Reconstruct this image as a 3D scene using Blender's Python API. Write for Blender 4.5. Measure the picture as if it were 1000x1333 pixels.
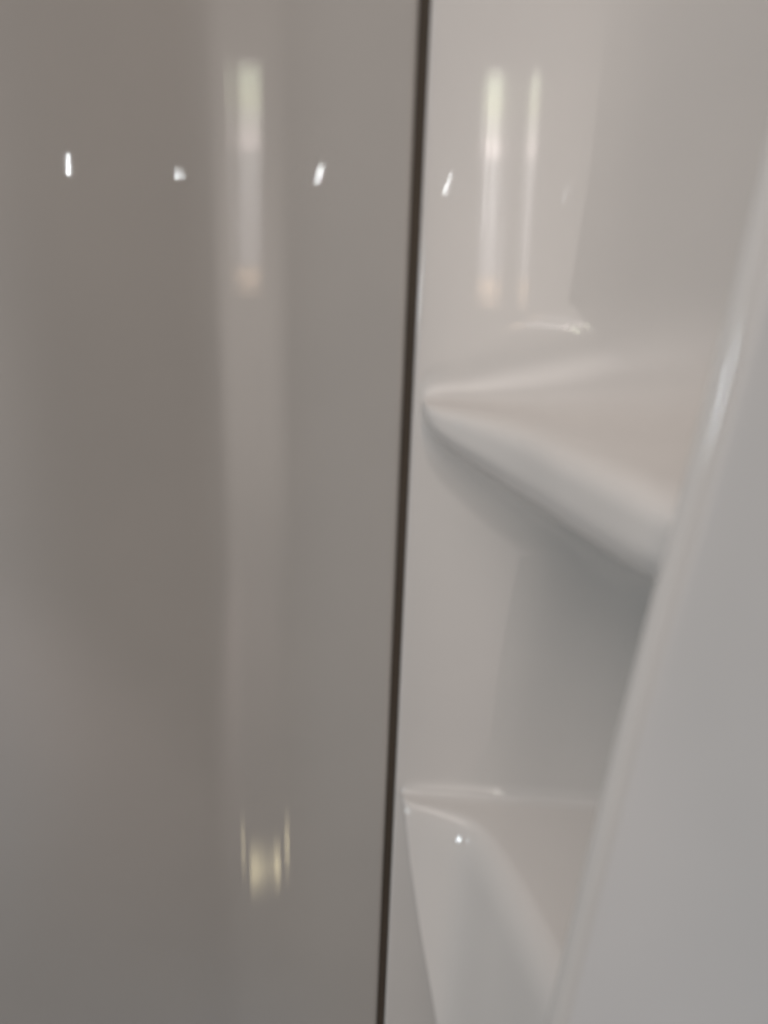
import bpy, math
import numpy as np
from mathutils import Matrix, Vector

for o in list(bpy.data.objects):
    bpy.data.objects.remove(o)
scene = bpy.context.scene
COL = scene.collection

# ------------------------------------------------------------------ camera
EYE = Vector((0.0, 0.0, 1.45))            # phone held at chest height, inside the shower
F = 1000.0                                # focal length in 1/1000 of the frame width
down_c = Vector((-102.0, -2883.0, 1000.0)).normalized()   # where plumb lines vanish (right, up, forward)
up_c = -down_c
fy = Vector((0, 0, 1.0)); fy = (fy - up_c * fy.dot(up_c)).normalized()
fx = fy.cross(up_c)                       # handedness fixed below
if fx.x < 0: fx = -fx
R_c2w = Matrix((fx, fy, up_c))            # rows: world axes in (right, up, forward) camera axes
right, upv, fwd = R_c2w.col[0], R_c2w.col[1], R_c2w.col[2]
cam_d = bpy.data.cameras.new('camera'); cam = bpy.data.objects.new('camera', cam_d)
COL.objects.link(cam); scene.camera = cam
m3 = Matrix((right, upv, -Vector(fwd))).transposed()
cam.matrix_world = Matrix.Translation(EYE) @ m3.to_4x4()
cam_d.sensor_fit = 'HORIZONTAL'; cam_d.sensor_width = 36.0; cam_d.lens = 36.0 * F / 1000.0
cam_d.clip_start = 0.01; cam_d.clip_end = 50
cam_d.dof.use_dof = True; cam_d.dof.focus_distance = 1.7; cam_d.dof.aperture_fstop = 5.2

# ------------------------------------------------------------------ world, lamps, exposure
w = bpy.data.worlds.new('World'); scene.world = w; w.use_nodes = True
bg = w.node_tree.nodes['Background']
bg.inputs['Color'].default_value = (1.0, 0.93, 0.86, 1); bg.inputs['Strength'].default_value = 0.10
scene.view_settings.view_transform = 'Standard'; scene.view_settings.look = 'None'
scene.view_settings.exposure = 0.10; scene.view_settings.gamma = 1.0
scene.view_settings.use_curve_mapping = False

def area(name, loc, aim, sx, sy, radiance, col, spread=180.0, roll=0.0, soft=0.0):
    """rectangular lamp given by its position relative to the eye, aim point and radiance"""
    d = bpy.data.lights.new(name, 'AREA'); d.shape = 'RECTANGLE'; d.size = sx; d.size_y = sy
    d.energy = radiance * math.pi * sx * sy; d.color = col; d.spread = math.radians(spread)
    if spread < 179:                       # radiance on the axis of a narrow beam
        h = math.radians(spread) / 2; d.energy *= (math.tan(h) - h) / math.tan(h)
    o = bpy.data.objects.new(name, d); COL.objects.link(o)
    if soft > 0:                           # diffuser that fades towards its edges
        d.use_nodes = True; nt = d.node_tree; em = nt.nodes['Emission']
        g = nt.nodes.new('ShaderNodeNewGeometry'); sp = nt.nodes.new('ShaderNodeSeparateXYZ')
        nt.links.new(g.outputs['Parametric'], sp.inputs[0]); last = None
        for ax in 'XY':
            pp = nt.nodes.new('ShaderNodeMath'); pp.operation = 'PINGPONG'; pp.inputs[1].default_value = .5
            nt.links.new(sp.outputs[ax], pp.inputs[0])
            mr = nt.nodes.new('ShaderNodeMapRange'); mr.interpolation_type = 'SMOOTHSTEP'; mr.inputs['From Max'].default_value = soft
            nt.links.new(pp.outputs[0], mr.inputs['Value'])
            if last is None: last = mr.outputs[0]
            else:
                mu = nt.nodes.new('ShaderNodeMath'); mu.operation = 'MULTIPLY'
                nt.links.new(last, mu.inputs[0]); nt.links.new(mr.outputs[0], mu.inputs[1]); last = mu.outputs[0]
        nt.links.new(last, em.inputs['Strength'])
    p = EYE + Vector(loc); v = (EYE + Vector(aim)) - p
    o.location = p
    o.rotation_euler = (v.to_track_quat('-Z', 'Y').to_matrix() @ Matrix.Rotation(roll, 3, 'Z')).to_euler()
    return o

PANEL = (0.0, 0.5, -0.15)
area('ceiling_lamp', (-0.55, -0.12, 1.05), (-0.1, 0.35, -.15), 3.0, 1.6, 2.5, (1.0, 0.905, 0.85), soft=.5)
area('corner_sheen_lamp', (0.10, -2.9, -0.3), (0.10, 0, -0.3), 1.6, 4.4, 1.75, (1.0, 0.90, 0.83), soft=.5)  # added lamp; its reflection gives the sheen band in the rounded corner
area('low_sheen_lamp', (0.2, -1.5, -1.45), (0.2, -1.5, 0), 0.9, 3.2, 0.75, (1.0, 0.82, 0.78), soft=.5)  # added up-facing lamp that carries the corner sheen further down
area('blue_fill_lamp', (1.35, -0.3, -0.75), (.3, .27, -.5), 0.6, 0.5, 20.0, (0.55, 0.78, 1.0), soft=.5)  # added blue fill for the lower column face, not a real window
area('blue_floor_fill', (0.55, 0.10, -1.5), (0.60, 0.14, 0), 0.8, 0.26, 14.0, (0.60, 0.80, 1.0), soft=.5)  # added up-facing blue fill from below, no real daylight source

# ------------------------------------------------------------------ helpers
def ray(px, py):
    d = right * (px - 500.0) + upv * -(py - 666.5) + fwd * F
    return Vector(d)
def at_z(px, py, z):
    d = ray(px, py); return d * (z / d.z)
def at_y(px, py, y):
    d = ray(px, py); return d * (y / d.y)

def material(name, base, rough, wave=0.0, grain=0.0, blot=0.05, draw=0.0):
    m = bpy.data.materials.new(name); m.use_nodes = True
    nt = m.node_tree; b = nt.nodes['Principled BSDF']
    b.inputs['IOR'].default_value = 1.49
    tc = nt.nodes.new('ShaderNodeTexCoord')
    n1 = nt.nodes.new('ShaderNodeTexNoise'); n1.inputs['Scale'].default_value = 9.0; n1.inputs['Detail'].default_value = 3.0
    nt.links.new(tc.outputs['Object'], n1.inputs['Vector'])
    mix = nt.nodes.new('ShaderNodeMix'); mix.data_type = 'RGBA'
    mix.inputs['A'].default_value = (*[c * (1 - blot) for c in base], 1)
    mix.inputs['B'].default_value = (base[0] * (1 + blot), base[1] * (1 + blot * .8), base[2] * (1 + blot * .6), 1)
    nt.links.new(n1.outputs['Fac'], mix.inputs['Factor']); nt.links.new(mix.outputs['Result'], b.inputs['Base Color'])
    n2 = nt.nodes.new('ShaderNodeTexNoise'); n2.inputs['Scale'].default_value = 30.0; n2.inputs['Detail'].default_value = 4.0
    nt.links.new(tc.outputs['Object'], n2.inputs['Vector'])
    mr = nt.nodes.new('ShaderNodeMapRange'); mr.inputs['To Min'].default_value = rough * .8; mr.inputs['To Max'].default_value = rough * 1.25
    nt.links.new(n2.outputs['Fac'], mr.inputs['Value']); nt.links.new(mr.outputs['Result'], b.inputs['Roughness'])
    if wave > 0:
        n3 = nt.nodes.new('ShaderNodeTexNoise'); n3.inputs['Scale'].default_value = 22.0; n3.inputs['Detail'].default_value = 1.0
        nt.links.new(tc.outputs['Object'], n3.inputs['Vector'])
        bp = nt.nodes.new('ShaderNodeBump'); bp.inputs['Strength'].default_value = 1.0; bp.inputs['Distance'].default_value = wave
        if draw > 0:                       # faint vertical draw lines of the vacuum-formed sheet
            mp = nt.nodes.new('ShaderNodeMapping'); mp.inputs['Scale'].default_value = (150, 150, 6)
            n4 = nt.nodes.new('ShaderNodeTexNoise'); n4.inputs['Scale'].default_value = 1.0; n4.inputs['Detail'].default_value = 2.0
            nt.links.new(tc.outputs['Object'], mp.inputs['Vector']); nt.links.new(mp.outputs[0], n4.inputs['Vector'])
            b2 = nt.nodes.new('ShaderNodeBump'); b2.inputs['Strength'].default_value = 1.0; b2.inputs['Distance'].default_value = draw
            nt.links.new(n4.outputs['Fac'], b2.inputs['Height']); nt.links.new(b2.outputs['Normal'], bp.inputs['Normal'])
        nt.links.new(n3.outputs['Fac'], bp.inputs['Height']); nt.links.new(bp.outputs['Normal'], b.inputs['Normal'])
    return m

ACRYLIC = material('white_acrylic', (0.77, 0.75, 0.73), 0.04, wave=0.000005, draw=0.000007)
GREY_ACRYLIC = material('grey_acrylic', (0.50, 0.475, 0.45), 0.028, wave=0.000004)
SEAL = material('dark_sealant', (0.12, 0.10, 0.08), 0.5, blot=0.2)

def grid_arrays(P):
    """P: (rows, cols, 3) array of points -> verts, quads, vertex normals"""
    r, c, _ = P.shape
    V = P.reshape(-1, 3)
    idx = np.arange(r * c).reshape(r, c)
    Q = np.stack([idx[:-1, :-1], idx[:-1, 1:], idx[1:, 1:], idx[1:, :-1]], -1)
    A = V[Q[..., 2]] - V[Q[..., 0]]; B = V[Q[..., 3]] - V[Q[..., 1]]
    N = np.cross(A, B)
    VN = np.zeros_like(V)
    for k in range(4):
        np.add.at(VN, Q[..., k].ravel(), N.reshape(-1, 3))
    L = np.linalg.norm(VN, axis=1, keepdims=True); L[L < 1e-12] = 1
    return V, Q, VN / L

def sheet(name, P, mat, parent, rows=None, VN=None, flip=False):
    """mesh of the row band rows=(a,b) of a point grid, with the normals of the whole grid"""
    V, Q, N = grid_arrays(P)
    a, b = rows if rows else (0, P.shape[0] - 1)
    c = P.shape[1]
    V = V[a * c:(b + 1) * c]; N = N[a * c:(b + 1) * c]
    Q = (Q[a:b].reshape(-1, 4) - a * c)
    if flip: Q = Q[:, ::-1]; N = -N
    me = bpy.data.meshes.new(name)
    me.from_pydata(V.tolist(), [], Q.tolist()); me.update()
    me.materials.append(mat)
    me.polygons.foreach_set('use_smooth', [True] * len(me.polygons))
    me.normals_split_custom_set_from_vertices(N.tolist())
    o = bpy.data.objects.new(name, me); COL.objects.link(o)
    if parent: o.parent = parent
    return o

def thing(name, label, cat, loc):
    o = bpy.data.objects.new(name, None); COL.objects.link(o)
    o.location = loc; o['label'] = label; o['category'] = cat
    return o

def rounded(pts, radii, n_arc=9, n_seg=4, lim=.49):
    """polyline with rounded corners, always the same number of samples"""
    pts = [np.array(p, float) for p in pts]
    out = []; prev = pts[0]
    for i in range(1, len(pts) - 1):
        a, v, b = pts[i - 1], pts[i], pts[i + 1]
        la, lb = np.linalg.norm(a - v), np.linalg.norm(b - v)
        r = radii[i - 1]; r, rb_ = r if isinstance(r, tuple) else (r, r)
        fa = lim * math.tanh(r / la / lim) if la > 1e-9 else lim; fb = lim * math.tanh(rb_ / lb / lim) if lb > 1e-9 else lim
        p0 = v + (a - v) * fa; p1 = v + (b - v) * fb
        for k in range(n_seg): out.append(prev + (p0 - prev) * k / n_seg)
        for k in range(n_arc):
            t = k / n_arc
            out.append((1 - t) ** 2 * p0 + 2 * t * (1 - t) * v + t * t * p1)
        prev = p1
    for k in range(n_seg + 1): out.append(prev + (pts[-1] - prev) * k / n_seg)
    return np.array(out)

def smooth_curve(pts, n):
    """Catmull-Rom through pts, n samples"""
    pts = np.array(pts, float); m = len(pts)
    ext = np.vstack([2 * pts[0] - pts[1], pts, 2 * pts[-1] - pts[-2]])
    out = []
    for u in (US if n == NS else np.linspace(0, 1, n)) * (m - 1):
        i = min(int(u), m - 2); t = u - i
        p0, p1, p2, p3 = ext[i:i + 4]
        out.append(.5 * (2 * p1 + (p2 - p0) * t + (2 * p0 - 5 * p1 + 4 * p2 - p3) * t * t + (3 * p1 - p0 - 3 * p2 + p3) * t ** 3))
    return np.array(out)

ZT, ZB = 0.42, -0.95                       # top and bottom of the panels, relative to the eye
EZ = EYE.z

# ------------------------------------------------------------------ left panel: two flat faces and a rounded inner corner
SEAM_Y = 0.525
sl = at_y(525.0, 500, SEAM_Y)              # left lip of the gap
sr = at_y(538.0, 500, SEAM_Y)              # right lip of the gap
PHI_1, PHI_C, PHI_2 = math.radians(20.5), math.radians(5.8), math.radians(-14.0)   # headings of left face, corner, face by the seam
def sm(t): t = min(max(t, 0), 1); return t * t * (3 - 2 * t)
def heading(u):
    e = abs(u); side = PHI_2 if u > 0 else PHI_1
    return PHI_C + (-1.6 * u if e < .06 else 0) * (1 - sm((e - .012) / .04)) + (side - PHI_C) * sm((e - .008) / (.058 if u > 0 else .040))
STEP = .001
def walk(sgn, length):
    q = np.array((0.0, 0.0)); out = [q]
    for k in range(int(length / STEP)):
        h = heading(sgn * (k + .5) * STEP); q = q + sgn * STEP * np.array((math.cos(h), math.sin(h))); out.append(q)
    return out
cx = at_y(334.0, 500, 0.55).x
rgt = [q for q in walk(1, .2) if q[0] + cx < sl.x - .003]
prof = np.array(walk(-1, .34)[:0:-1] + rgt)
prof = prof + np.array((cx, sl.y - .0004 - rgt[-1][1]))
e = prof[-1]
lipp = rounded([e, (sl.x, sl.y), (sl.x + .0005, sl.y + .014)], [.0035], n_arc=8, n_seg=3)
PROF_L = prof = np.vstack([prof, lipp[1:]])
zs = np.linspace(ZT, ZB, 40)
P = np.zeros((len(zs), len(prof), 3))
P[..., 0] = prof[None, :, 0]; P[..., 1] = prof[None, :, 1]; P[..., 2] = zs[:, None] + EZ
lp = thing('shower_panel', 'plain glossy grey-white shower panel with rounded inner corner, left of the dark seam', 'panel', (0, 0, 0))
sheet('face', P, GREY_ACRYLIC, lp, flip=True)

# ------------------------------------------------------------------ dark joint strip
prof = rounded([(sl.x - .006, sl.y + .013), (sl.x + .002, sl.y + .007), (sr.x - .002, sr.y + .007), (sr.x + .006, sr.y + .013)], [.002, .002])
P = np.zeros((len(zs), len(prof), 3))
P[..., 0] = prof[None, :, 0]; P[..., 1] = prof[None, :, 1]; P[..., 2] = zs[:, None] + EZ
s = sheet('joint_strip', P, SEAL, None, flip=True)
s['label'] = 'dark brown sealant strip in the vertical seam between the two panels'; s['category'] = 'seal'

# ------------------------------------------------------------------ right panel with two moulded corner shelves
Z1, Z2 = -0.098, -0.425
NS = 160
US = np.linspace(0, 1, NS) ** 1.6           # columns crowd towards the seam
Wp = smooth_curve([(sr.x + .006, sr.y), (.07, sr.y - .003), (.13, sr.y - .008), (.20, sr.y - .014), (.29, sr.y - .021)], NS)
tip = (Wp[0][0], Wp[0][1] - .030); tip2 = (Wp[0][0], Wp[0][1] - .018)
E1 = smooth_curve([tip, (.046, .476), (.074, .436), (.094, .380), (.116, .320), (.130, .300)], NS)
E2 = smooth_curve([tip2, (.046, .500), (.074, .482), (.093, .430), (.110, .365), (.128, .300)], NS)
def soft(xs, ys, n=NS):
    v = np.interp(US, xs, ys)
    for _ in range(60): v[1:-1] = (v[:-2] + 2 * v[1:-1] + v[2:]) / 4
    return v
T1 = soft([0, .2, .4, 1], [.012, .026, .036, .040])
T2 = soft([0, .12, .2, .4, .6, 1], [.010, .055, .088, .176, .24, .27])
ramp = np.clip(np.arange(NS) / 42.0, 0, 1); ramp = np.sqrt(1 - (1 - ramp) ** 2)
T1 = T1 * ramp; T2 = T2 * ramp; ramp = ramp[:, None]
E1 = Wp + (E1 - Wp) * ramp; E2 = Wp + (E2 - Wp) * ramp        # blunt rounded ends at the seam
def profile(w, e1, e2, t1, t2):
    w = np.array(w); e1 = np.array(e1); e2 = np.array(e2)
    W = lambda z: (w[0], w[1], z)
    th = lambda r, p: r * math.tanh(.9 * p / r)
    p1 = np.linalg.norm(e1 - w); p2 = np.linalg.norm(e2 - w)
    f2 = e2 + np.array((-.25, -.97)) * t2 * .36            # front of the lower shelf leans out
    return rounded([W(ZT), W(Z1 + .04 * p1), (*e1, Z1), (*e1, Z1 - t1), W(Z1 - t1 - .4 * p1), W(Z2 + .03 * p2), (*e2, Z2), (*f2, Z2 - t2), W(Z2 - t2 - .1 * p2), W(ZB)],
                   [(th(.08, p1), .60 * p1), (th(.034, .42 * p1), .45 * t1), (.45 * t1, .03), th(.05, p1), (th(.016, p2), th(.016, p2)), (th(.026, .42 * p2), .030), .014, th(.03, p2)], lim=.6)
cols = []
for dx, dy in ((.0005, .014), (.0003, .008), (.0003, .004), (.0006, .0022), (.0014, .0010), (.0026, .0003), (.0042, .0001)):
    q = (sr.x + dx, sr.y + dy); cols.append(profile(q, q, q, .002, .002))
for i in range(NS):
    cols.append(profile(Wp[i], E1[i], E2[i], T1[i], T2[i]))
P = np.array(cols).transpose(1, 0, 2); P[..., 2] += EZ
rp = thing('shower_panel', 'glossy moulded shower panel with two corner shelves, right of the dark seam', 'panel', (0, 0, 0))
k = 13                                       # samples per corner: 4 straight + 9 rounded
def row(i, f=0): return i * k + f
bands = [('back_wall', 0, 4), ('shelf', 4, 4 * k), ('back_wall', 4 * k, 4 * k + 4), ('shelf', 4 * k + 4, 8 * k), ('back_wall', 8 * k, P.shape[0] - 1)]
labs = {1: 'upper shelf with pale top and warm rounded front', 3: 'lower shelf with a tall front that swells downwards'}
for j, (nm, a, b) in enumerate(bands):
    o = sheet(nm, P, ACRYLIC, rp, rows=(a, b), flip=True)
    if j in labs: o['label'] = labs[j]

# column that hides the corner: rolled edge, then a broad face towards the viewer
rim_px = [(1040, 60), (985, 260), (958, 410), (922, 540), (884, 680), (840, 830), (795, 1010), (757, 1170), (722, 1310), (690, 1450)]
rim = np.array([at_y(x, y, .29) for x, y in rim_px])
zz = np.linspace(ZT, ZB, 70)
order = np.argsort(rim[:, 2])
rx = np.interp(zz, rim[order, 2], rim[order, 0])
for _ in range(12): rx[1:-1] = (rx[:-2] + 2 * rx[1:-1] + rx[2:]) / 4
up = zz > rim[0, 2]; 
P = []
for z, x in zip(zz, rx):
    s2 = rounded([(x * 1.8 + .03, .512), (x + .0005, .298), (x + .005, .289), (x + .14, .272), (x + .40, .255)], [.006, .006, .10], n_arc=16, n_seg=4)
    P.append([(p[0], p[1], z + EZ) for p in s2])
sheet('column', np.array(P), ACRYLIC, rp, flip=True)['label'] = 'broad smooth column face with rolled edge at right'

# ------------------------------------------------------------------ window and added lamps behind the viewer whose mirror images show in the gloss
WY = -2.6                                   # plane of the window
def mirror(px, py, prof):
    """same for an upright curved face given by its plan profile"""
    d = ray(px, py); best = None
    tang = np.gradient(prof, axis=0)
    for i in range(len(prof) - 1):
        a, b = prof[i], prof[i + 1]; e = b - a
        den = d.x * e[1] - d.y * e[0]
        if abs(den) < 1e-12: continue
        t = (a[0] * e[1] - a[1] * e[0]) / den
        u = (a[0] * d.y - a[1] * d.x) / den
        if t > 0 and 0 <= u <= 1 and (best is None or t < best[0]): best = (t, i, u)
    t, i, u = best
    tg = tang[i] * (1 - u) + tang[i + 1] * u
    n = Vector((tg[1], -tg[0], 0)).normalized()
    if n.y > 0: n = -n
    p = d * t; dn = d.normalized()
    return p, dn - n * (2 * dn.dot(n))
PROF_A = np.vstack([[(sr.x - .01, Wp[0][1])], Wp])
def slot(px, y0, y1, width, rad, col):
    x0, x1 = px - (y0 - 245) * .1, px - (y1 - 245) * .1
    pa, ra = mirror(x0, y0, PROF_A); pb, rb = mirror(x1, y1, PROF_A)
    a = pa + ra * ((WY - pa.y) / ra.y); b = pb + rb * ((WY - pb.y) / rb.y)
    c = (a + b) / 2
    o = area('window_pane', c, (c.x, c.y + 1, c.z), width, (a - b).length, rad, (1, 1, 1), roll=math.atan2(a.x - b.x, a.z - b.z))
    d = o.data; d.use_nodes = True; nt = d.node_tree; em = nt.nodes['Emission']
    g = nt.nodes.new('ShaderNodeNewGeometry'); sp = nt.nodes.new('ShaderNodeSeparateXYZ')
    nt.links.new(g.outputs['Parametric'], sp.inputs[0])
    cr = nt.nodes.new('ShaderNodeValToRGB'); cr.color_ramp.interpolation = 'EASE'
    nt.links.new(sp.outputs['Y'], cr.inputs[0]); el = cr.color_ramp.elements
    for pos, colr in ((.10, (.95, .70, .50)), (.16, (.30, .28, .28)), (.45, (.38, .36, .36)), (.60, (.45, .43, .42)), (.68, (1.0, .88, .84)), (.76, (.70, .68, .60)), (.84, (.80, .82, .60)), (.92, (.75, .80, .60))):
        e = el.new(pos); e.color = (*colr, 1)
    el[0].color = (.7, .52, .38, 1); el[-1].color = (.15, .14, .13, 1)
    pp = nt.nodes.new('ShaderNodeMath'); pp.operation = 'PINGPONG'; pp.inputs[1].default_value = .5
    nt.links.new(sp.outputs['X'], pp.inputs[0])
    mr = nt.nodes.new('ShaderNodeMapRange'); mr.interpolation_type = 'SMOOTHSTEP'; mr.inputs['From Max'].default_value = .45
    mr.inputs['To Min'].default_value = .14
    nt.links.new(pp.outputs[0], mr.inputs['Value'])
    def mth(op, a, b):                      # two tapering prongs at the foot of the pane, shaped for a forked reflection
        n = nt.nodes.new('ShaderNodeMath'); n.operation = op
        for k, v in enumerate((a, b)):
            if isinstance(v, (int, float)): n.inputs[k].default_value = v
            else: nt.links.new(v, n.inputs[k])
        return n.outputs[0]
    off = mth('ABSOLUTE', mth('SUBTRACT', pp.outputs[0], .24), 0)
    half = mth('MAXIMUM', mth('MULTIPLY', sp.outputs['Y'], .9), .004)
    prong = mth('MAXIMUM', mth('SUBTRACT', 1.25, mth('DIVIDE', off, half)), .12)
    prong = mth('MINIMUM', prong, 1.0)
    isfoot = nt.nodes.new('ShaderNodeMapRange'); isfoot.inputs['From Min'].default_value = .13; isfoot.inputs['From Max'].default_value = .19
    nt.links.new(sp.outputs['Y'], isfoot.inputs['Value'])
    a1 = mth('MULTIPLY', mr.outputs[0], isfoot.outputs[0]); a2 = mth('MULTIPLY', prong, mth('SUBTRACT', 1.0, isfoot.outputs[0]))
    nt.links.new(mth('ADD', a1, a2), em.inputs['Strength'])
    nt.links.new(cr.outputs['Color'], em.inputs['Color'])
slot(638, 85, 398, .022, 26.0, None)
slot(688, 85, 398, .022, 14.0, None)
def glint(px, py, prof, h, wd, lean, rad, dist=1.6, beam=6):
    """small lamp whose mirror image lies at a pixel, h tall and leaning by lean degrees"""
    p, r = mirror(px, py, prof); q = p + r * dist
    dx = math.tan(math.radians(lean)) * h / 2
    pa, ra = mirror(px + dx, py - h / 2, prof); pb, rb = mirror(px - dx, py + h / 2, prof)
    ya = (pa + ra * dist) - (pb + rb * dist); hh = ya.length
    zv = r - ya * (r.dot(ya) / ya.length_squared); zv.normalize(); ya.normalize(); xv = ya.cross(zv)
    o = area('glint_lamp', q, p, wd * (.55 + dist) / 1000.0, hh, rad, (.93, .98, 1.0), spread=beam)  # separate narrow-beam lamp added for each glint
    o.rotation_euler = Matrix((xv, ya, zv)).transposed().to_euler()
glint(89, 214, PROF_L, 28, 4, 0, 60)
glint(231, 220, PROF_L, 26, 2.4, 14, 200, .9, 5)
glint(416, 226, PROF_L, 28, 2.8, 15, 170, .9, 4)
glint(583, 238, PROF_A, 26, 2.0, 20, 60)
glint(735, 250, PROF_A, 18, 1.0, 25, 14, 1.6, 12)
area('rim_highlight_lamp', (-1.4, -.3, -.12), (.12, .29, -.15), 0.14, .36, 110.0, (.80, .92, 1.0), soft=.5)  # added lamp for the highlight on the column's rolled edge
# added narrow warm lamps, mirrored as a yellow glow low down in the rounded corner
for px, ya, yb, rad in ((.05, 1040, 1135, 3.5), (-.045, 1075, 1145, 3.0), (-.08, 1075, 1140, 3.0), (-.17, 1040, 1135, 3.5)):
    da, db = ray(350, ya), ray(350, yb); L = .555 * 2 + .75
    za, zb = da.z / da.y * L, db.z / db.y * L
    area('warm_glow_lamp', (px, -.75, (za + zb) / 2), (-.08, .55, -.5), .034, abs(za - zb) * 1.15, rad * 4.5, (1.0, .86, .52), spread=6, soft=.5)
